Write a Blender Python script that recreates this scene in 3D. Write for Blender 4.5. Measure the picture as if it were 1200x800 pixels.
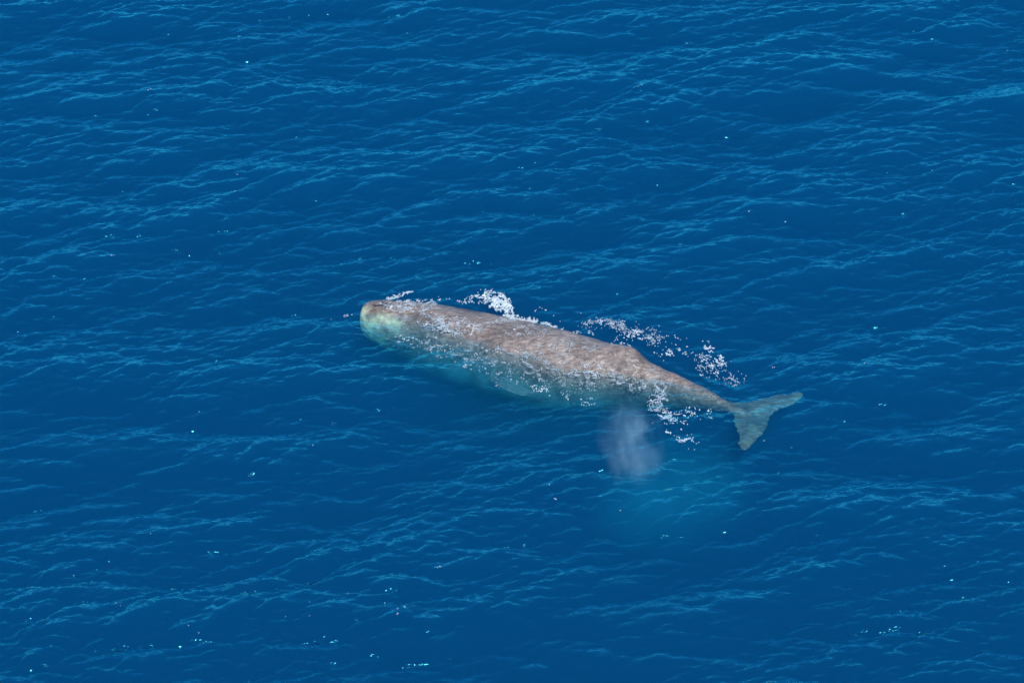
import bpy, bmesh, math, random
import numpy as np
from mathutils import Vector, Euler
from mathutils.bvhtree import BVHTree
from mathutils import noise as mnoise

# ------------------------------------------------------------------ scene, camera, world, sun
scene = bpy.context.scene
col = scene.collection
for o in list(bpy.data.objects):
    bpy.data.objects.remove(o)
R = math.radians

DEP, DIST = R(35.0), 110.0          # an aircraft about 63 m up, looking down 35 degrees
cam_d = bpy.data.cameras.new('camera')
cam = bpy.data.objects.new('camera', cam_d)
col.objects.link(cam)
cam.location = (0, -DIST * math.cos(DEP), DIST * math.sin(DEP))
cam.rotation_euler = (R(90) - DEP, 0, 0)
TANH = 15.96 / 110.0
cam_d.angle = 2 * math.atan(TANH)
cam_d.clip_start, cam_d.clip_end = 0.5, 30000
scene.camera = cam

SUN_EL, SUN_AZ = R(50), R(-76)        # azimuth of the sun measured from +X towards +Y
world = bpy.data.worlds.new('World')
scene.world = world
world.use_nodes = True
wn = world.node_tree
wn.nodes.clear()
w_out = wn.nodes.new('ShaderNodeOutputWorld')
w_bg = wn.nodes.new('ShaderNodeBackground')
w_sky = wn.nodes.new('ShaderNodeTexSky')
w_sky.sky_type = 'NISHITA'
w_sky.sun_disc = False
w_sky.sun_elevation = SUN_EL
w_sky.sun_rotation = R(90) - SUN_AZ
w_sky.altitude = 60
w_sky.dust_density = 0.0
w_sky.ozone_density = 8.0
w_sky.air_density = 0.75
w_bg.inputs['Strength'].default_value = 0.15
wn.links.new(w_sky.outputs[0], w_bg.inputs[0])
wn.links.new(w_bg.outputs[0], w_out.inputs[0])

sun_d = bpy.data.lights.new('sun', 'SUN')
sun_d.energy = 2.9
sun_d.angle = R(0.53)
sun_d.color = (1.0, 0.98, 0.95)
sun = bpy.data.objects.new('sun', sun_d)
col.objects.link(sun)
sd = Vector((math.cos(SUN_EL) * math.cos(SUN_AZ), math.cos(SUN_EL) * math.sin(SUN_AZ), math.sin(SUN_EL)))
sun.rotation_euler = sd.to_track_quat('Z', 'Y').to_euler()
sun.location = sd * 200

scene.view_settings.view_transform = 'Standard'
scene.view_settings.look = 'None'
scene.view_settings.gamma = 1
scene.view_settings.exposure = 0.55
scene.view_settings.use_curve_mapping = False
scene.render.engine = 'CYCLES'
cy = scene.cycles
cy.use_denoising = True
cy.denoiser = 'OPENIMAGEDENOISE'
cy.max_bounces = 4
cy.volume_bounces = 1
cy.use_light_tree = True
cy.transparent_max_bounces = 24
cy.caustics_reflective = False
cy.caustics_refractive = False
cy.sample_clamp_indirect = 6
cy.sample_clamp_direct = 1.6

# ------------------------------------------------------------------ helpers
CX = Vector((1, 0, 0))
CF = Vector((0, math.cos(DEP), -math.sin(DEP)))
CU = CX.cross(CF)


def gp(px, py, z=0.0):
    """a point of the place, surveyed from the photograph (1200x800) at height z"""
    d = CF + CX * ((px - 600) / 600 * TANH) + CU * (-(py - 400) / 600 * TANH)
    t = (z - cam.location.z) / d.z
    return cam.location + d * t


def new_mesh(name, verts, faces, mat=None, smooth=True):
    verts = np.asarray(verts, dtype=np.float32)
    faces = np.asarray(faces, dtype=np.int32)
    me = bpy.data.meshes.new(name)
    n = faces.shape[1]
    me.vertices.add(len(verts))
    me.vertices.foreach_set('co', verts.ravel())
    me.loops.add(faces.size)
    me.loops.foreach_set('vertex_index', faces.ravel())
    me.polygons.add(len(faces))
    me.polygons.foreach_set('loop_start', np.arange(0, faces.size, n, dtype=np.int32))
    if smooth:
        me.polygons.foreach_set('use_smooth', np.ones(len(faces), dtype=bool))
    me.update(calc_edges=True)
    me.validate()
    if mat:
        me.materials.append(mat)
    return me


def link(name, me, parent=None, **props):
    o = bpy.data.objects.new(name, me)
    col.objects.link(o)
    if parent:
        o.parent = parent
    for k, v in props.items():
        o[k] = v
    return o


def mat(name):
    m = bpy.data.materials.new(name)
    m.use_nodes = True
    m.node_tree.nodes.clear()
    t = m.node_tree
    out = t.nodes.new('ShaderNodeOutputMaterial')
    return m, t, out


def nd(t, kind, **kw):
    n = t.nodes.new(kind)
    for k, v in kw.items():
        if k in n.bl_rna.properties:
            setattr(n, k, v)
        else:
            n.inputs[k].default_value = v
    return n


def ramp(t, stops):
    n = t.nodes.new('ShaderNodeValToRGB')
    e = n.color_ramp.elements
    while len(e) < len(stops):
        e.new(0.5)
    for i, (p, c) in enumerate(stops):
        e[i].position = p
        e[i].color = c if len(c) == 4 else (*c, 1)
    return n


def math_node(t, op, a, b=None, clamp=False):
    n = t.nodes.new('ShaderNodeMath')
    n.operation = op
    n.use_clamp = clamp
    for i, v in enumerate((a, b)):
        if v is None:
            continue
        if isinstance(v, (int, float)):
            n.inputs[i].default_value = v
        else:
            t.links.new(v, n.inputs[i])
    return n.outputs[0]


rng = np.random.default_rng(11)


def periodic_noise(n, beta, seed, kmin=1):
    """isotropic fractal noise field n x n, unit variance"""
    g = np.random.default_rng(seed)
    f = np.fft.fft2(g.standard_normal((n, n)))
    k = np.fft.fftfreq(n) * n
    kk = np.hypot(*np.meshgrid(k, k, indexing='ij'))
    kk[0, 0] = 1
    a = np.where(kk >= kmin, kk ** (-beta), 0)
    h = np.fft.ifft2(f * a).real
    return (h - h.mean()) / h.std()


# ------------------------------------------------------------------ the sea
SEA_L, SEA_N = 52.0, 1024
CREST = R(15)                        # crests run a little from lower left to upper right


def ocean():
    n, L = SEA_N, SEA_L
    k1 = 2 * np.pi * np.fft.fftfreq(n, d=L / n)
    KX, KY = np.meshgrid(k1, k1, indexing='ij')
    K = np.hypot(KX, KY)
    K[0, 0] = 1e-6
    ang = np.arctan2(KY, KX) - (CREST + np.pi / 2)
    g = np.random.default_rng(5)

    def field(lpeak, spread, small, power, turn=0.0):
        kp = 2 * np.pi / lpeak
        a = ang - turn
        S = K ** (-power) * np.exp(-1.0 * (kp / K) ** 2) * np.exp(-(K * small) ** 2)
        D = np.abs(np.cos(a)) ** spread * np.where(np.cos(a) > 0, 1, 0.25)
        xi = g.standard_normal((n, n)) + 1j * g.standard_normal((n, n))
        H = np.sqrt(S * D) * xi
        H[0, 0] = 0
        return H

    def unit(H, slope):
        sx = np.fft.ifft2(1j * KX * H).real
        sy = np.fft.ifft2(1j * KY * H).real
        return H * (slope / math.sqrt((sx ** 2 + sy ** 2).mean()))
    def waves(H):
        return (np.fft.ifft2(H).real, np.fft.ifft2(-1j * KX / K * H).real, np.fft.ifft2(-1j * KY / K * H).real)
    swell = waves(unit(field(9.0, 4, 0.05, 4.6), 0.10) + unit(field(3.4, 7, 0.045, 4.4, R(-12)), 0.14))
    chop = waves(unit(field(1.3, 6, 0.03, 4.2, R(8)), 0.20) + unit(field(0.45, 4, 0.02, 3.6, R(-5)), 0.145))
    # wind patches and slicks: the small chop comes and goes over several metres, and rides on the swell crests
    gust = periodic_noise(n, 2.4, 91, 3)
    gust = np.clip(1.05 + 0.25 * gust + 0.20 * swell[0] / swell[0].std(), 0.6, 1.6)
    return tuple(a + b * gust for a, b in zip(swell, chop))


sea_h, sea_dx, sea_dy = ocean()


def build_sea_geometry(damp):
    n, L = SEA_N, SEA_L
    c = (np.arange(n) - (n - 1) / 2) * (L / n)
    X, Y = np.meshgrid(c, c, indexing='ij')
    edge = np.minimum(1, np.minimum(X.max() - np.abs(X), Y.max() - np.abs(Y)) / 3.0)
    edge = edge * edge * (3 - 2 * edge)
    f = edge * damp(X, Y)
    Z = sea_h * f
    PX = X + sea_dx * f * 1.2
    PY = Y + sea_dy * f * 1.2
    return X, Y, PX, PY, Z


# whale axis first, to calm the water over its back
# px, py of the far silhouette; half width, half height, height of the back above the water
ST = [
    (470, 352.5, 0.80, 0.88, 0.17),
    (500, 354.0, 0.98, 1.05, 0.19),
    (540, 361.0, 1.12, 1.16, 0.24),
    (570, 366.5, 1.19, 1.21, 0.30),
    (600, 373.0, 1.23, 1.23, 0.36),
    (650, 385.0, 1.20, 1.21, 0.40),
    (700, 399.5, 1.00, 1.07, 0.36),
    (735, 411.5, 0.78, 0.92, 0.28),
    (760, 425.5, 0.58, 0.76, 0.16),
    (790, 438.5, 0.41, 0.58, 0.06),
    (820, 452.5, 0.26, 0.38, -0.02),
    (845, 466.5, 0.17, 0.22, -0.14),
    (862, 475.0, 0.15, 0.11, -0.22),
    (880, 483.0, 0.10, 0.05, -0.34),
]
stations = []
for px, py, w, h, zt in ST:
    S = 37.6 * math.sqrt((w * 0.574) ** 2 + (h * 0.82) ** 2) * 1.03
    zt -= 0.08
    zc = zt - h
    p = gp(px, py + S, zc)
    stations.append((p.x, p.y, zc, w, h))
stations = np.array(stations)


def catmull(P, m):
    P = np.vstack([2 * P[0] - P[1], P, 2 * P[-1] - P[-2]])
    out = []
    for i in range(1, len(P) - 2):
        for t in np.linspace(0, 1, m, endpoint=False):
            a, b, c, d = P[i - 1], P[i], P[i + 1], P[i + 2]
            out.append(0.5 * (2 * b + (c - a) * t + (2 * a - 5 * b + 4 * c - d) * t * t + (3 * b - a - 3 * c + d) * t ** 3))
    out.append(P[-2])
    return np.array(out)


AX = catmull(stations, 14)
# blunt snout, closed by a short steep cap
tip = np.array(gp(422.5, 372.5, -0.48))
U = [0, 0.02, 0.06, 0.14, 0.30, 0.55, 1.0]
WU = [0.06, 0.28, 0.40, 0.50, 0.60, 0.70, 0.80]
HU = [0.06, 0.32, 0.46, 0.56, 0.67, 0.78, 0.88]
nose = []
for u in np.linspace(0, 1, 44, endpoint=False) ** 1.6:
    c0 = tip * (1 - u) + stations[0][:3] * u
    nose.append([*c0, np.interp(u, U, WU), np.interp(u, U, HU)])
AX = np.vstack([np.array(nose), AX])
AX[:, 3:] = np.maximum(AX[:, 3:], 0.03)


def whale_distance(X, Y):
    d = np.full(X.shape, 99.0)
    sel = (np.abs(X) < 14) & (np.abs(Y) < 10)
    xs, ys = X[sel], Y[sel]
    dd = np.full(xs.shape, 99.0)
    for a in AX[::4]:
        dd = np.minimum(dd, np.hypot(xs - a[0], ys - a[1]) - a[3] * 0.8)
    d[sel] = dd
    return d


def whale_damp(X, Y):
    t = np.clip(whale_distance(X, Y) / 1.6, 0, 1)
    return 0.45 + 0.55 * t * t * (3 - 2 * t)


GX, GY, PX, PY, PZ = build_sea_geometry(whale_damp)
# ripples the moving body sends out along its sides
WD = whale_distance(GX, GY)
rip = periodic_noise(SEA_N, 1.8, 61, 10)
PZ = PZ + np.where(WD < 6, 0.030 * np.exp(-np.clip(WD, 0, 9) / 0.9) * np.sin(WD * 9.5 + rip * 1.3) * (0.6 + 0.4 * np.roll(rip, 300, 0)), 0)


def sea_z(x, y):
    """height of the water at x, y (arrays)"""
    i = (np.asarray(x) / (SEA_L / SEA_N) + (SEA_N - 1) / 2)
    j = (np.asarray(y) / (SEA_L / SEA_N) + (SEA_N - 1) / 2)
    i = np.clip(i, 0, SEA_N - 2)
    j = np.clip(j, 0, SEA_N - 2)
    i0, j0 = i.astype(int), j.astype(int)
    fx, fy = i - i0, j - j0
    return (PZ[i0, j0] * (1 - fx) * (1 - fy) + PZ[i0 + 1, j0] * fx * (1 - fy)
            + PZ[i0, j0 + 1] * (1 - fx) * fy + PZ[i0 + 1, j0 + 1] * fx * fy)


def sea_material():
    m, t, out = mat('sea_water')
    m.cycles.volume_sampling = 'DISTANCE'
    m.cycles.homogeneous_volume = True

    L = t.links
    tc = nd(t, 'ShaderNodeNewGeometry')
    mp = nd(t, 'ShaderNodeMapping')
    mp.inputs['Rotation'].default_value = (0, 0, -CREST)
    mp.inputs['Scale'].default_value = (0.55, 1.0, 1.0)
    L.new(tc.outputs['Position'], mp.inputs['Vector'])
    n1 = nd(t, 'ShaderNodeTexNoise', Scale=9.0, Detail=1.0, Roughness=0.6)
    L.new(mp.outputs[0], n1.inputs['Vector'])
    bp = nd(t, 'ShaderNodeBump', Strength=0.5, Distance=0.03)
    L.new(n1.outputs['Fac'], bp.inputs['Height'])
    # seen from below the light still enters: the node inverts the index on back faces, so hand it the inverse there
    fr = nd(t, 'ShaderNodeFresnel')
    ior = nd(t, 'ShaderNodeMapRange')
    ior.inputs['To Min'].default_value = 1.40
    ior.inputs['To Max'].default_value = 1 / 1.40
    L.new(tc.outputs['Backfacing'], ior.inputs['Value'])
    L.new(ior.outputs[0], fr.inputs['IOR'])
    L.new(bp.outputs[0], fr.inputs['Normal'])
    gl = nd(t, 'ShaderNodeBsdfGlossy', Roughness=0.07)
    gl.inputs['Color'].default_value = (0.10, 0.93, 1.0, 1)
    L.new(bp.outputs[0], gl.inputs['Normal'])
    tr = nd(t, 'ShaderNodeBsdfTransparent')
    mx = nd(t, 'ShaderNodeMixShader')
    L.new(fr.outputs[0], mx.inputs[0])
    L.new(tr.outputs[0], mx.inputs[1])
    L.new(gl.outputs[0], mx.inputs[2])
    L.new(mx.outputs[0], out.inputs['Surface'])
    # clear ocean water: red is absorbed within a metre, blue is scattered back
    va = nd(t, 'ShaderNodeVolumeAbsorption', Density=1.5)
    va.inputs['Color'].default_value = (0.42, 0.835, 0.927, 1)
    vs = nd(t, 'ShaderNodeVolumeScatter', Density=0.30, Anisotropy=0.0)
    vs.inputs['Color'].default_value = (0.010, 0.248, 0.385, 1)
    ad = nd(t, 'ShaderNodeAddShader')
    L.new(va.outputs[0], ad.inputs[0])
    L.new(vs.outputs[0], ad.inputs[1])
    L.new(ad.outputs[0], out.inputs['Volume'])
    return m


M_SEA = sea_material()


def build_sea():
    n = SEA_N
    V = np.stack([PX, PY, PZ], -1).reshape(-1, 3)
    idx = np.arange(n * n).reshape(n, n)
    F = np.stack([idx[:-1, :-1], idx[1:, :-1], idx[1:, 1:], idx[:-1, 1:]], -1).reshape(-1, 4)
    # beyond the surveyed patch a calm sheet runs to the horizon; sides and bottom close the water body
    k0 = len(V)
    e = np.array([[-1, -1], [1, -1], [1, 1], [-1, 1]], float)
    h0 = GX.max()
    far = 9000.0
    rows = [np.c_[e * h0, np.zeros(4)], np.c_[e * far, np.zeros(4)], np.c_[e * far, np.full(4, -120.0)]]
    fs = [F]
    for r in range(2):
        for q in range(4):
            p = (q + 1) % 4
            a, b = k0 + r * 4, k0 + r * 4 + 4
            fs.append(np.array([[a + q, b + q, b + p, a + p]]))
    fs.append(np.array([[k0 + 11, k0 + 10, k0 + 9, k0 + 8]]))
    vs = [V] + rows
    me = new_mesh('sea', np.vstack(vs), np.vstack(fs), M_SEA)
    return link('sea', me, kind='structure', label='deep blue open sea with small wind ripples')


build_sea()

# ------------------------------------------------------------------ the whale


def whale_material():
    m, t, out = mat('whale_skin')
    L = t.links
    tc = nd(t, 'ShaderNodeNewGeometry')
    n1 = nd(t, 'ShaderNodeTexNoise', Scale=0.9, Detail=6.0, Roughness=0.62)
    L.new(tc.outputs['Position'], n1.inputs['Vector'])
    n2 = nd(t, 'ShaderNodeTexNoise', Scale=11.0, Detail=6.0, Roughness=0.72)
    mp2 = nd(t, 'ShaderNodeMapping')
    mp2.inputs['Rotation'].default_value = (0, 0, R(24))
    mp2.inputs['Scale'].default_value = (0.42, 1, 1)
    L.new(tc.outputs['Position'], mp2.inputs['Vector'])
    L.new(mp2.outputs[0], n2.inputs['Vector'])
    r1 = ramp(t, [(0.34, (0.125, 0.098, 0.080)), (0.50, (0.225, 0.174, 0.141)), (0.68, (0.32, 0.250, 0.204))])
    L.new(n1.outputs['Fac'], r1.inputs[0])
    r2 = ramp(t, [(0.34, (0.40, 0.42, 0.43)), (0.50, (0.92, 0.92, 0.92)), (0.68, (1.6, 1.6, 1.55))])  # skin mottle; its strong contrast also imitates caustic speckle
    L.new(n2.outputs['Fac'], r2.inputs[0])
    mul = nd(t, 'ShaderNodeMix', data_type='RGBA', blend_type='MULTIPLY')
    mul.inputs[0].default_value = 0.9
    L.new(r1.outputs[0], mul.inputs[6])
    L.new(r2.outputs[0], mul.inputs[7])
    # peeling pale skin and algae bloom on the snout
    at = nd(t, 'ShaderNodeAttribute', attribute_name='pale')
    n3 = nd(t, 'ShaderNodeTexNoise', Scale=2.6, Detail=5.0, Roughness=0.65)
    L.new(tc.outputs['Position'], n3.inputs['Vector'])
    s3 = math_node(t, 'SUBTRACT', n3.outputs['Fac'], 0.52)
    s3 = math_node(t, 'MULTIPLY', s3, 5.0)
    s3 = math_node(t, 'ADD', s3, at.outputs['Fac'])
    s3 = math_node(t, 'MULTIPLY', s3, at.outputs['Fac'])
    s3 = math_node(t, 'MAXIMUM', s3, 0.0, True)
    pale = nd(t, 'ShaderNodeMix', data_type='RGBA')
    L.new(s3, pale.inputs[0])
    L.new(mul.outputs[2], pale.inputs[6])
    pale.inputs[7].default_value = (0.60, 0.60, 0.36, 1)
    # wrinkled skin
    mp = nd(t, 'ShaderNodeMapping')
    mp.inputs['Rotation'].default_value = (0, 0, R(24))
    mp.inputs['Scale'].default_value = (0.35, 1, 1)
    L.new(tc.outputs['Position'], mp.inputs['Vector'])
    n4 = nd(t, 'ShaderNodeTexNoise', Scale=6.5, Detail=5.0, Roughness=0.62, Distortion=1.0)
    L.new(mp.outputs[0], n4.inputs['Vector'])
    bp = nd(t, 'ShaderNodeBump', Strength=0.9, Distance=0.06)
    L.new(n4.outputs['Fac'], bp.inputs['Height'])
    bs = nd(t, 'ShaderNodeBsdfPrincipled', Roughness=0.3)
    bs.inputs['Specular IOR Level'].default_value = 0.5
    L.new(pale.outputs[2], bs.inputs['Base Color'])
    L.new(bp.outputs[0], bs.inputs['Normal'])
    L.new(bs.outputs[0], out.inputs['Surface'])
    return m


M_WHALE = whale_material()


def add_loft(V, F, rings):
    base = len(V)
    m = len(rings[0])
    for r in rings:
        V.extend(r)
    for i in range(len(rings) - 1):
        for j in range(m):
            a, b = base + i * m + j, base + i * m + (j + 1) % m
            F.append((a, b, b + m, a + m))
    for ring_i, flip in ((0, True), (len(rings) - 1, False)):
        cpt = np.mean(rings[ring_i], axis=0)
        V.append(cpt)
        k = len(V) - 1
        s = base + ring_i * m
        for j in range(m):
            a, b = s + j, s + (j + 1) % m
            F.append((b, a, k) if flip else (a, b, k))


HEAD = Vector(AX[0][:3])
TAIL = Vector(AX[-1][:3])
AXD = (TAIL - HEAD)
AXD.z = 0
AXD.normalize()


def build_whale():
    V, F = [], []
    m = 72
    P = AX[:, :3]
    T = np.gradient(P, axis=0)
    T[:, 2] = 0
    T /= np.linalg.norm(T, axis=1)[:, None]
    hump = gp(742, 410, 0.4)
    rings = []
    for i in range(len(AX)):
        x, y, z, w, h = AX[i]
        side = np.array([-T[i, 1], T[i, 0], 0])          # far side of the body
        r = []
        dh = (Vector((x, y, 0)) - Vector((hump.x, hump.y, 0))).dot(AXD)
        # low triangular hump: long rise, short fall, then knuckles
        if dh < 0:
            up = 0.34 * math.exp(-(dh / 0.80) ** 2)
        else:
            up = 0.34 * math.exp(-(dh / 0.30) ** 2)
        if dh > 0.5:
            up += 0.06 * max(0, math.sin(dh * 5.2)) * math.exp(-(dh - 0.5) / 2.2)
        headness = max(0, 1 - i / 80)
        for j in range(m):
            th = 2 * math.pi * j / m
            c, s = math.cos(th), math.sin(th)
            e = 0.92
            cx = math.copysign(abs(c) ** e, c)
            sz = math.copysign(abs(s) ** e, s)
            hh = h if s > 0 else h * (1.05 - 0.12 * headness)
            p = np.array([x, y, z]) + side * w * cx + np.array([0, 0, hh * sz])
            p[2] += up * math.exp(-(math.degrees(th) - 90) ** 2 / (2 * 17 ** 2))
            r.append(p)
        rings.append(r)
    add_loft(V, F, rings)

    # lower jaw, narrow rod under the head
    jaw = []
    for t in np.linspace(0, 1, 10):
        a = AX[int(8 + t * 70)]
        rr = 0.10 + 0.22 * t
        T0 = T[int(8 + t * 70)]
        sd_ = np.array([-T0[1], T0[0], 0])
        c0 = np.array([a[0], a[1], a[2] - a[4] * (0.92 - 0.05 * t)])
        jaw.append([c0 + sd_ * rr * math.cos(q) + np.array([0, 0, rr * 0.7 * math.sin(q)]) for q in np.linspace(0, 2 * math.pi, 16, endpoint=False)])
    add_loft(V, F, jaw)

    # flippers: broad paddles low on the flank behind the head
    for near in (True, False):
        if near:
            root, tip = gp(576, 440, -0.80), gp(625, 462, -1.12)
        else:
            i0 = 44 + 14 * 4
            n0 = AX[i0]
            sd_ = Vector((-T[i0, 1], T[i0, 0], 0))
            root = Vector(n0[:3]) + sd_ * 1.0 - Vector((0, 0, 0.5))
            tip = root + sd_ * 0.9 + AXD * 0.9 - Vector((0, 0, 0.4))
        d = (tip - root)
        ln = d.length
        d.normalize()
        up = Vector((0, 0, 1))
        wd = d.cross(up).normalized()
        rs = []
        for t in np.linspace(0, 1, 12):
            wdt = 0.36 * math.sqrt(max(0.02, 1 - (abs(t - 0.45) / 0.58) ** 2.2))
            th = 0.11 * (1 - 0.6 * t)
            c0 = root + d * ln * t
            rs.append([np.array(c0 + wd * wdt * math.cos(q) + up * th * math.sin(q)) for q in np.linspace(0, 2 * math.pi, 20, endpoint=False)])
        add_loft(V, F, rs)

    # flukes: outline with a swept leading edge, notch and rounded tips
    FO = [(853, 471), (862, 473), (872, 472.5), (884, 469.5), (898, 466), (912, 462.5), (926, 460.2), (938, 458.8), (941.5, 460),
          (938, 465.5), (931, 470.5), (923, 475.5), (913, 480.5), (905, 484.5), (901.5, 489),
          (900, 496), (896, 505), (889, 513.5), (882, 519), (878.5, 525), (873.5, 527.5), (866, 525.5), (864.5, 521),
          (866, 514), (863.5, 504), (860, 494), (857, 486), (853, 479)]
    P0 = gp(858, 475, -0.28)

    def fz(p):
        q = (Vector((p.x, p.y, 0)) - Vector((P0.x, P0.y, 0)))
        a = q.dot(AXD)
        s = q.dot(Vector((-AXD.y, AXD.x, 0)))
        return -0.52 - 0.07 * max(0, a) + 0.012 * s * s
    poly = [np.array(gp(px, py, -0.56))[:2] for px, py in FO]
    poly = np.array(poly)
    # resample smooth outline
    cl = np.vstack([poly, poly[:1]])
    fine = []
    for i in range(len(poly)):
        a, b, c, d = poly[i - 1], poly[i], poly[(i + 1) % len(poly)], poly[(i + 2) % len(poly)]
        for t in np.linspace(0, 1, 5, endpoint=False):
            fine.append(0.5 * (2 * b + (c - a) * t + (2 * a - 5 * b + 4 * c - d) * t * t + (3 * b - a - 3 * c + d) * t ** 3))
    fine = np.array(fine)
    g = np.random.default_rng(3)
    wob = np.cumsum(g.normal(0, 1, fine.shape), 0)
    wob = wob - np.linspace(0, 1, len(wob))[:, None] * wob[-1]
    wob = wob - np.stack([np.convolve(np.r_[wob[-7:, k], wob[:, k], wob[:7, k]], np.ones(15) / 15, 'valid') for k in (0, 1)], -1)
    fine += wob * 0.022 + g.normal(0, 0.010, fine.shape)
    # concentric shrink rings give it thickness: seeds on a medial polyline
    step = 0.035
    lo, hi = fine.min(0) - step, fine.max(0) + step
    xs = np.arange(lo[0], hi[0], step)
    ys = np.arange(lo[1], hi[1], step)
    XX, YY = np.meshgrid(xs, ys, indexing='ij')
    inside = np.zeros(XX.shape, bool)
    dist = np.full(XX.shape, 9.0)
    for i in range(len(fine)):
        a, b = fine[i], fine[(i + 1) % len(fine)]
        cond = ((a[1] > YY) != (b[1] > YY))
        with np.errstate(divide='ignore', invalid='ignore'):
            xc = (b[0] - a[0]) * (YY - a[1]) / (b[1] - a[1]) + a[0]
        inside ^= cond & (XX < xc)
        ab = b - a
        t = np.clip(((XX - a[0]) * ab[0] + (YY - a[1]) * ab[1]) / (ab @ ab + 1e-12), 0, 1)
        dist = np.minimum(dist, np.hypot(XX - a[0] - t * ab[0], YY - a[1] - t * ab[1]))
    thick = np.where(inside, 0.030 + 0.13 * np.minimum(dist, 0.55) ** 0.8, 0)
    base = len(V)
    ids = {}
    fzv = np.vectorize(lambda x, y: fz(Vector((x, y, 0))))
    ZZ = fzv(XX, YY)
    for i, j in np.argwhere(inside):
        ids[(i, j)] = len(V)
        V.append(np.array([XX[i, j], YY[i, j], ZZ[i, j] + thick[i, j]]))
        V.append(np.array([XX[i, j], YY[i, j], ZZ[i, j] - thick[i, j]]))
    edges = {}
    for i, j in np.argwhere(inside[:-1, :-1] & inside[1:, :-1] & inside[1:, 1:] & inside[:-1, 1:]):
        q = [ids[(i, j)], ids[(i + 1, j)], ids[(i + 1, j + 1)], ids[(i, j + 1)]]
        F.append(tuple(q))
        F.append(tuple(k + 1 for k in reversed(q)))
        for a, b in zip(q, q[1:] + q[:1]):
            if (b, a) in edges:
                del edges[(b, a)]
            else:
                edges[(a, b)] = 1
    for a, b in edges:
        F.append((b, a, a + 1, b + 1))

    me = bpy.data.meshes.new('whale_rough')
    me.from_pydata([tuple(map(float, v)) for v in V], [], F)
    me.update()
    bm = bmesh.new()
    bm.from_mesh(me)
    bmesh.ops.recalc_face_normals(bm, faces=bm.faces)
    bm.to_mesh(me)
    bm.free()
    tmp = bpy.data.objects.new('whale_rough', me)
    col.objects.link(tmp)
    rm = tmp.modifiers.new('r', 'REMESH')
    rm.mode = 'VOXEL'
    rm.voxel_size = 0.032
    sm = tmp.modifiers.new('s', 'SMOOTH')
    sm.factor = 0.5
    sm.iterations = 6
    dg = bpy.context.evaluated_depsgraph_get()
    body_me = bpy.data.meshes.new_from_object(tmp.evaluated_get(dg))
    body_me.name = 'body'
    bpy.data.objects.remove(tmp)
    n = len(body_me.vertices)
    co = np.zeros(n * 3, np.float32)
    body_me.vertices.foreach_get('co', co)
    co = co.reshape(-1, 3)
    # skin folds and scars as real relief
    nz = np.array([mnoise.fractal(Vector((c[0] * 2.2 + c[1] * 0.9, c[1] * 4.0 - c[0] * 1.6, c[2] * 4.0)), 1.0, 2.0, 4) for c in co])
    nr = np.zeros(n * 3, np.float32)
    body_me.vertices.foreach_get('normal', nr)
    nr = nr.reshape(-1, 3)
    thin = np.array([1.0] * n)
    along = (co[:, 0] - P0.x) * AXD.x + (co[:, 1] - P0.y) * AXD.y
    thin[along > -0.4] = 0.25
    co = co + nr * (nz * 0.022 * thin)[:, None]
    body_me.vertices.foreach_set('co', co.ravel())
    # pale growth: on the snout, some on flukes
    headd = (co[:, 0] - HEAD.x) * AXD.x + (co[:, 1] - HEAD.y) * AXD.y
    pale = 1.2 * np.clip(1.0 - headd / 2.3, 0, 1) * np.clip(1.05 - (co[:, 2] + 0.15) * 3.0, 0.2, 1)
    fl = gp(884, 479, -0.3)
    pale = np.maximum(pale, 0.5 * np.exp(-((co[:, 0] - fl.x) ** 2 + (co[:, 1] - fl.y) ** 2) / 0.10))
    pale = np.maximum(pale, np.where(along > -0.1, 0.20, 0.0))
    at = body_me.attributes.new('pale', 'FLOAT', 'POINT')
    at.data.foreach_set('value', pale.astype(np.float32))
    body_me.polygons.foreach_set('use_smooth', np.ones(len(body_me.polygons), bool))
    body_me.materials.clear()
    body_me.materials.append(M_WHALE)
    body_me.update()
    return body_me


body_me = build_whale()
mid = Vector((0.0, -0.6, 0))
whale = bpy.data.objects.new('sperm_whale', None)
col.objects.link(whale)
whale['label'] = 'brown-grey sperm whale lying just under the sea surface, back awash'
whale['category'] = 'whale'
body = link('body', body_me, whale)

vv = np.zeros(len(body_me.vertices) * 3, np.float32)
body_me.vertices.foreach_get('co', vv)
vv = vv.reshape(-1, 3)
BVH = BVHTree.FromPolygons([tuple(v) for v in vv.tolist()], [tuple(p.vertices) for p in body_me.polygons])


def whale_top(x, y):
    r = BVH.ray_cast(Vector((x, y, 5)), Vector((0, 0, -1)))
    return r[0].z if r[0] else -9.0


# blowhole: a dark S-shaped slit with raised lips on the left front of the head
m_bh, t_, o_ = mat('blowhole_skin')
b_ = nd(t_, 'ShaderNodeBsdfPrincipled', Roughness=0.4)
n_ = nd(t_, 'ShaderNodeTexNoise', Scale=14.0)
r_ = ramp(t_, [(0.3, (0.018, 0.015, 0.014)), (0.7, (0.05, 0.042, 0.038))])
t_.links.new(n_.outputs['Fac'], r_.inputs[0])
t_.links.new(r_.outputs[0], b_.inputs['Base Color'])
t_.links.new(b_.outputs[0], o_.inputs['Surface'])


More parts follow.
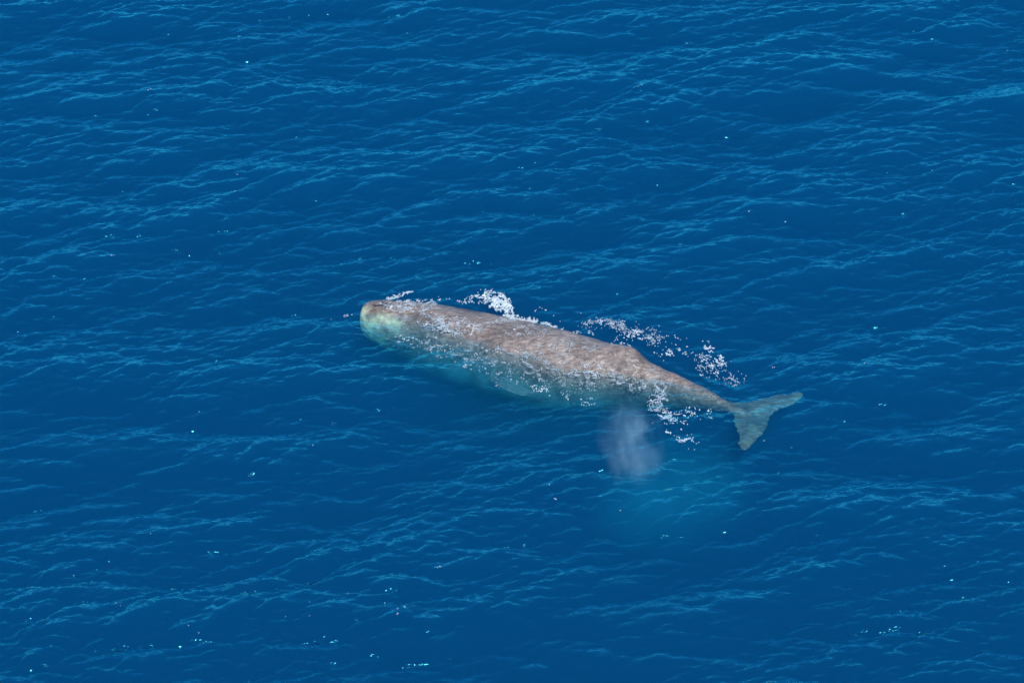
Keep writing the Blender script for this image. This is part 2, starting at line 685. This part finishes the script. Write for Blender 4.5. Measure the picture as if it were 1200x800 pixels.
def slit(name, pts, rad, flat, material, lift):
    rings = []
    P = np.array(pts)
    for i, p in enumerate(P):
        tdir = P[min(i + 1, len(P) - 1)] - P[max(i - 1, 0)]
        sd_ = np.array([-tdir[1], tdir[0]]) / (np.linalg.norm(tdir) + 1e-9)
        z = whale_top(p[0], p[1]) + lift
        k = math.sin(math.pi * (i + 0.6) / (len(P) + 0.2)) ** 0.6
        rings.append([np.array([p[0] + sd_[0] * rad * k * math.cos(q), p[1] + sd_[1] * rad * k * math.cos(q), z + flat * k * math.sin(q)])
                      for q in np.linspace(0, 2 * math.pi, 10, endpoint=False)])
    V, F = [], []
    add_loft(V, F, rings)
    me = bpy.data.meshes.new(name)
    me.from_pydata([tuple(map(float, v)) for v in V], [], F)
    for p in me.polygons:
        p.use_smooth = True
    me.materials.append(material)
    return me


bpts = []
for t in np.linspace(0, 1, 12):
    p = gp(437 + 15 * t, 356.2 + 4.0 * t + 0.8 * math.sin(t * 6.28), 0.1)
    bpts.append((p.x, p.y))
bh = link('blowhole', slit('blowhole', bpts, 0.055, 0.035, m_bh, -0.01), whale)
bh['label'] = 'dark slit of the blowhole on the snout'
lip = [(x - 0.02, y - 0.085) for x, y in bpts]
link('lip', slit('lip', lip, 0.05, 0.04, M_WHALE, -0.005), bh)

# ------------------------------------------------------------------ foam
def foam_material(name, cover):
    m, t, out = mat(name)
    b = nd(t, 'ShaderNodeBsdfPrincipled', Roughness=0.85)
    n = nd(t, 'ShaderNodeTexNoise', Scale=7.0, Detail=5.0, Roughness=0.65)
    r = ramp(t, [(0.36, (0.29, 0.38, 0.41)), (0.64, (0.67, 0.74, 0.76))])
    t.links.new(n.outputs['Fac'], r.inputs[0])
    t.links.new(r.outputs[0], b.inputs['Base Color'])
    if cover >= 1:
        t.links.new(b.outputs[0], out.inputs['Surface'])
        return m
    # thin bubbles: the water shows between them
    tr = nd(t, 'ShaderNodeBsdfTransparent')
    mx = nd(t, 'ShaderNodeMixShader')
    n2 = nd(t, 'ShaderNodeTexNoise', Scale=22.0, Detail=3.0, Roughness=0.7)
    mr = nd(t, 'ShaderNodeMapRange')
    mr.inputs['From Min'].default_value = 0.38
    mr.inputs['From Max'].default_value = 0.62
    mr.inputs['To Min'].default_value = cover * 0.4
    mr.inputs['To Max'].default_value = min(1, cover * 1.6)
    t.links.new(n2.outputs['Fac'], mr.inputs['Value'])
    t.links.new(mr.outputs[0], mx.inputs[0])
    t.links.new(tr.outputs[0], mx.inputs[1])
    t.links.new(b.outputs[0], mx.inputs[2])
    t.links.new(mx.outputs[0], out.inputs['Surface'])
    return m


m_foam = foam_material('sea_foam', 1)
m_thin = foam_material('thin_foam', 0.5)
m_veil = foam_material('veil_foam', 0.75)


FN = 1024
F_FINE = periodic_noise(FN, 1.35, 21, 14)
F_VEIN = periodic_noise(FN, 1.8, 22, 18)
F_VEIN2 = periodic_noise(FN, 1.8, 25, 30)
F_BIG = periodic_noise(FN, 1.9, 23, 3)
F_SPECK = periodic_noise(FN, 0.75, 24, 40)
CELL = 0.018


def foam(name, label, blobs, mode='clump', amount=0.0, thick=0.02, seed=0, material=None):
    """blobs: (px, py, rx, ry, turn, strength): soft patches where the foam gathers"""
    pts = []
    for b in blobs:
        pts.append(gp(b[0] - b[2] * 1.6, b[1] - b[3] * 1.6))
        pts.append(gp(b[0] + b[2] * 1.6, b[1] + b[3] * 1.6))
        if b[4]:
            m_ = max(b[2], b[3]) * 1.5
            pts.append(gp(b[0] - m_, b[1] - m_))
            pts.append(gp(b[0] + m_, b[1] + m_))
    x0, x1 = min(p.x for p in pts), max(p.x for p in pts)
    y0, y1 = min(p.y for p in pts), max(p.y for p in pts)
    xs = np.arange(x0, x1, CELL)
    ys = np.arange(y0, y1, CELL)
    X, Y = np.meshgrid(xs, ys, indexing='ij')
    dens = np.full(X.shape, -9.0)
    for px, py, rx, ry, turn, st in blobs:
        c = gp(px, py)
        ux = (X - c.x) * 37.6
        uy = (Y - c.y) * 37.6 * 0.574          # in metres along the water, patch sizes surveyed
        ca, sa = math.cos(R(turn)), math.sin(R(turn))
        a = (ux * ca + uy * sa) / rx
        b = (-ux * sa + uy * ca) / ry
        dens = np.maximum(dens, st * (1.0 - (a * a + b * b) ** 0.9 * 1.0))
    I = (np.floor(X / CELL).astype(int) + seed * 131) % FN
    J = (np.floor(Y / CELL).astype(int) + seed * 57) % FN
    if mode == 'fleck':       # flecks lie a little along the crests
        I = (np.floor((X + 0.35 * Y) / CELL / 1.25).astype(int) + seed * 131) % FN
    ve = np.minimum(np.abs(F_VEIN[I, J]), np.abs(F_VEIN2[I, J]) * 1.2)
    fi, bg, sp = F_FINE[I, J], F_BIG[I, J], F_SPECK[I, J]
    if mode == 'clump':
        v = dens * 1.15 - ve * 3.0 + fi * 0.22 + bg * 0.30 + sp * 0.18 - 0.20 + amount
    elif mode == 'lace':
        v = dens * 1.0 - ve * 4.2 + bg * 0.5 + sp * 0.14 - 0.12 + amount
    else:
        v = dens * 0.85 - ve * 2.4 + sp * 0.40 + fi * 0.34 + bg * 0.32 - 1.22 + amount
    v = np.where(dens > -0.6, v, -1)
    on = v > 0
    if not on.any():
        return None
    vid = np.full(X.shape, -1)
    cells = on[:-1, :-1]
    I, J = np.nonzero(cells)
    need = np.zeros(X.shape, bool)
    for di, dj in ((0, 0), (1, 0), (1, 1), (0, 1)):
        need[I + di, J + dj] = True
    ii, jj = np.nonzero(need)
    vid[ii, jj] = np.arange(len(ii))
    xv, yv = X[ii, jj], Y[ii, jj]
    zs = sea_z(xv, yv)
    zw = np.array([whale_top(a, b) for a, b in zip(xv.tolist(), yv.tolist())])
    z = np.maximum(zs, zw)
    hgt = 0.006 + thick * np.clip(v[ii, jj], 0, 1.2) * (0.6 + 0.5 * np.abs(F_SPECK[(ii * 3) % FN, (jj * 3) % FN]))
    g = np.random.default_rng(seed + 7)
    xv = xv + g.uniform(-0.4, 0.4, len(xv)) * CELL
    yv = yv + g.uniform(-0.4, 0.4, len(yv)) * CELL
    nV = len(xv)
    V = np.concatenate([np.stack([xv, yv, z + hgt], -1), np.stack([xv, yv, z - 0.02], -1)])
    q = np.stack([vid[I, J], vid[I + 1, J], vid[I + 1, J + 1], vid[I, J + 1]], -1)
    # rims close the sheet
    rims = []
    cpad = np.zeros((cells.shape[0] + 2, cells.shape[1] + 2), bool)
    cpad[1:-1, 1:-1] = cells
    for k, (di, dj) in enumerate(((0, -1), (1, 0), (0, 1), (-1, 0))):
        e = ~cpad[I + 1 + di, J + 1 + dj]
        a, b = q[e, k], q[e, (k + 1) % 4]
        rims.append(np.stack([b, a, a + nV, b + nV], -1))
    F = np.vstack([q] + rims)
    me = new_mesh(name, V, F, material or m_foam)
    return link(name, me, kind='stuff', label=label, category='foam')


foam('wash_foam', 'white churned foam tuft on the water behind the whale head', [
    (580, 354, 20, 11, -28, 1.3), (566, 350, 17, 7, 10, 1.15), (590, 361, 13, 6, -30, 1.2),
    (548, 354, 22, 5, 5, 0.75), (524, 352, 20, 4, 0, 0.5)], 'clump', seed=1, thick=0.04)
foam('wash_foam', 'white foam breaking along the far edge of the whale back', [
    (604, 374, 20, 7, -12, 1.5), (622, 377, 14, 6, -15, 1.3), (645, 382, 26, 4, -15, 1.0), (675, 389, 26, 3.5, -15, 0.85)],
    'clump', seed=2, thick=0.04)
foam('back_foam', 'white foam streak lying across the whale forehead and back', [
    (524, 382, 28, 9, -8, 0.95), (545, 387, 20, 4, -5, 0.75), (508, 374, 14, 4, -20, 0.5),
    (478, 360, 26, 6, 0, 0.72), (500, 361, 9, 7, 30, 0.8), (578, 385, 24, 4, 15, 0.6)], 'clump', seed=3, thick=0.006, amount=0.70, material=m_veil)
foam('foam_lace', 'thin white foam lines over the wet middle of the whale back', [
    (600, 390, 45, 14, -14, 0.6), (650, 402, 40, 14, -14, 0.75), (695, 412, 24, 14, -14, 0.95), (735, 428, 30, 12, -20, 0.8),
    (770, 440, 18, 10, -20, 0.8)], 'lace', seed=4, thick=0.004, amount=-0.12, material=m_veil)
foam('foam_fleck', 'broken white foam flecks trailing on the far side of the tail', [
    (690, 376, 50, 15, -10, 0.75), (722, 383, 20, 10, -12, 0.95), (770, 400, 70, 20, -16, 0.8), (825, 420, 60, 20, -12, 0.75),
    (870, 430, 45, 14, -4, 0.6), (640, 364, 34, 9, -8, 0.7)], 'fleck', seed=5, thick=0.010, amount=-0.16)
foam('foam_lace', 'long thin foam strings trailing beside the dorsal hump', [
    (690, 378, 46, 12, -12, 0.65), (722, 384, 18, 9, -12, 0.85), (768, 402, 60, 14, -20, 0.7), (815, 422, 45, 14, -16, 0.6)],
    'lace', seed=14, thick=0.010, amount=-0.38, material=m_veil)
foam('foam_lace', 'curled foam line on the water beside the tail stock', [
    (824, 434, 9, 12, -25, 0.9), (830, 428, 12, 4, 25, 0.9), (800, 421, 16, 5, -25, 0.8), (770, 402, 24, 5, -22, 0.8),
    (725, 384, 14, 6, -20, 0.8), (790, 411, 10, 6, 20, 0.7)], 'lace', seed=6, thick=0.012, amount=-0.32, material=m_veil)
foam('foam_lace', 'white foam strand draped across the narrow tail stock', [
    (772, 455, 8, 26, 14, 1.1), (752, 450, 12, 7, -30, 1.0), (766, 470, 10, 12, 10, 1.0)], 'lace', seed=7, thick=0.006, amount=-0.12, material=m_veil)
foam('foam_fleck', 'scattered foam flecks below the tail stock', [
    (782, 490, 26, 16, -40, 1.0), (810, 484, 16, 22, 0, 0.9), (832, 482, 8, 14, 0, 1.1), (802, 512, 24, 12, -20, 0.9)],
    'fleck', seed=8, thick=0.02, amount=-0.05)
foam('foam_lace', 'foam fringe along the near flank of the whale', [
    (664, 455, 18, 7, -8, 0.9), (685, 461, 16, 8, -10, 0.9), (640, 450, 22, 8, -14, 0.5)], 'lace', seed=9, thick=0.012)
foam('froth_and_caustics', 'fine froth and painted caustic specks over the submerged near flank', [
    (500, 405, 44, 16, -20, 0.8), (560, 420, 55, 20, -14, 0.9), (620, 428, 60, 22, -14, 1.05), (680, 438, 44, 20, -12, 1.1),
    (735, 445, 36, 15, -12, 1.05)], 'fleck', seed=10, thick=0.006, amount=0.45, material=m_thin)  # specks serve both as foam bits and as painted sunlight caustics
foam('bow_foam', 'thin foam line at the snout of the whale', [
    (411, 367, 18, 2.6, 12, 0.8), (466, 347, 20, 2.6, 16, 0.9), (432, 357, 8, 4, 30, 0.4)], 'clump', seed=12, thick=0.012, amount=0.0)


def painted_glints():
    """tiny chips imitating sun glints on the steepest high points of the sea"""
    g = np.random.default_rng(77)
    lap = (np.roll(PZ, 1, 0) + np.roll(PZ, -1, 0) + np.roll(PZ, 1, 1) + np.roll(PZ, -1, 1) - 4 * PZ)
    s = -lap / lap.std() + PZ / PZ.std() * 0.6
    cand = np.argwhere(s > np.quantile(s, 0.9965))
    g.shuffle(cand)
    V, F = [], []
    for i, j in cand[:45]:
        x, y = PX[i, j], PY[i, j]
        for _ in range(int(g.integers(1, 3))):
            cx, cy_ = x + g.normal(0, 0.05), y + g.normal(0, 0.04)
            cz = PZ[i, j] + 0.008
            rx, ry = g.uniform(0.008, 0.026), g.uniform(0.008, 0.018)
            b = len(V)
            k = 7
            for q in range(k):
                a = 2 * math.pi * q / k
                rr = g.uniform(0.7, 1.25)
                V.append((cx + rx * rr * math.cos(a), cy_ + ry * rr * math.sin(a), cz - 0.012))
            V.append((cx, cy_, cz + 0.018))
            for q in range(k):
                F.append((b + q, b + (q + 1) % k, b + k))
    me = bpy.data.meshes.new('painted_glint')
    me.from_pydata(V, [], F)
    me.materials.append(m_foam)  # foam white stands in for the sparkle of sunlight
    link('painted_glint', me, kind='stuff', label='tiny white flecks imitating sun glints on the wave crests', category='foam')


painted_glints()

# ------------------------------------------------------------------ mist of the blow, cloudy water


def volume_blob(name, label, category, centre, size, turn, coeff, noise_scale, soft, aniso, lo, hi, stretch=(1, 1, 1), warp=0.5, edge=0.8):
    """closed lumpy shell filled with mist that thins out towards its skin"""
    bm = bmesh.new()
    bmesh.ops.create_icosphere(bm, subdivisions=4, radius=1.0)
    for v in bm.verts:
        k = 1.0 + 0.10 * mnoise.fractal(v.co * 1.6 + Vector(centre), 1.0, 2.0, 3)
        v.co = v.co * k
    me = bpy.data.meshes.new(name)
    bm.to_mesh(me)
    bm.free()
    m, t, out = mat(name)
    L = t.links
    tc = nd(t, 'ShaderNodeTexCoord')
    ln = nd(t, 'ShaderNodeVectorMath', operation='LENGTH')
    wn_ = nd(t, 'ShaderNodeTexNoise', Scale=1.3, Detail=3.0)
    L.new(tc.outputs['Object'], wn_.inputs['Vector'])
    ws = nd(t, 'ShaderNodeVectorMath', operation='MULTIPLY_ADD')
    ws.inputs[1].default_value = (warp, warp, warp)
    ws.inputs[2].default_value = (-warp / 2,) * 3
    L.new(wn_.outputs['Color'], ws.inputs[0])
    wa = nd(t, 'ShaderNodeVectorMath', operation='ADD')
    L.new(tc.outputs['Object'], wa.inputs[0])
    L.new(ws.outputs[0], wa.inputs[1])
    L.new(wa.outputs[0], ln.inputs[0])
    fall = nd(t, 'ShaderNodeMapRange', interpolation_type='SMOOTHSTEP')
    fall.inputs['From Min'].default_value = edge
    fall.inputs['From Max'].default_value = soft
    L.new(ln.outputs['Value'], fall.inputs['Value'])
    gm = nd(t, 'ShaderNodeNewGeometry')
    no = nd(t, 'ShaderNodeTexNoise', Scale=noise_scale, Detail=4.0, Roughness=0.55)
    mp = nd(t, 'ShaderNodeMapping')
    mp.inputs['Scale'].default_value = stretch
    L.new(gm.outputs['Position'], mp.inputs['Vector'])
    L.new(mp.outputs[0], no.inputs['Vector'])
    nr = nd(t, 'ShaderNodeMapRange')
    nr.inputs['From Min'].default_value = lo
    nr.inputs['From Max'].default_value = hi
    L.new(no.outputs['Fac'], nr.inputs['Value'])
    dn = math_node(t, 'MULTIPLY', fall.outputs[0], nr.outputs[0])
    dn = math_node(t, 'MULTIPLY', dn, coeff[3])
    vs = nd(t, 'ShaderNodeVolumeScatter', Anisotropy=aniso)
    vs.inputs['Color'].default_value = (*coeff[:3], 1)
    L.new(dn, vs.inputs['Density'])
    L.new(vs.outputs[0], out.inputs['Volume'])
    me.materials.append(m)
    o = link(name, me, kind='stuff', label=label, category=category)
    o.location = centre
    o.scale = size
    o.rotation_euler = Euler(turn)
    return o


c = gp(748, 519, 0.9)
volume_blob('blow_mist', 'pale grey mist of the whale blow hanging over the water beside the tail', 'mist',
            (c.x - 0.1, c.y, 1.0), (1.7, 2.9, 2.1), (R(-12), R(6), R(10)), (0.66, 0.97, 1.0, 0.62), 1.7, 0.05, 0.2, 0.40, 0.62,
            (1.2, 0.6, 0.6), 0.9, 0.62)
c = gp(785, 565, -0.9)
volume_blob('cloudy_water', 'pale turquoise cloudy patch in the water below the tail', 'water patch',
            (c.x, c.y, -1.3), (3.6, 4.6, 1.1), (0, 0, R(-25)), (0.12, 0.92, 0.90, 0.62), 0.35, 0.1, 0.0, 0.25, 0.7)
c = gp(595, 440, -0.6)
volume_blob('cloudy_water', 'milky green bubbly water along the near flank of the whale', 'water patch',
            (c.x, c.y, -0.7), (5.0, 1.2, 0.6), (0, 0, R(-22)), (0.25, 1.0, 0.84, 1.7), 1.3, 0.2, 0.0, 0.38, 0.66)
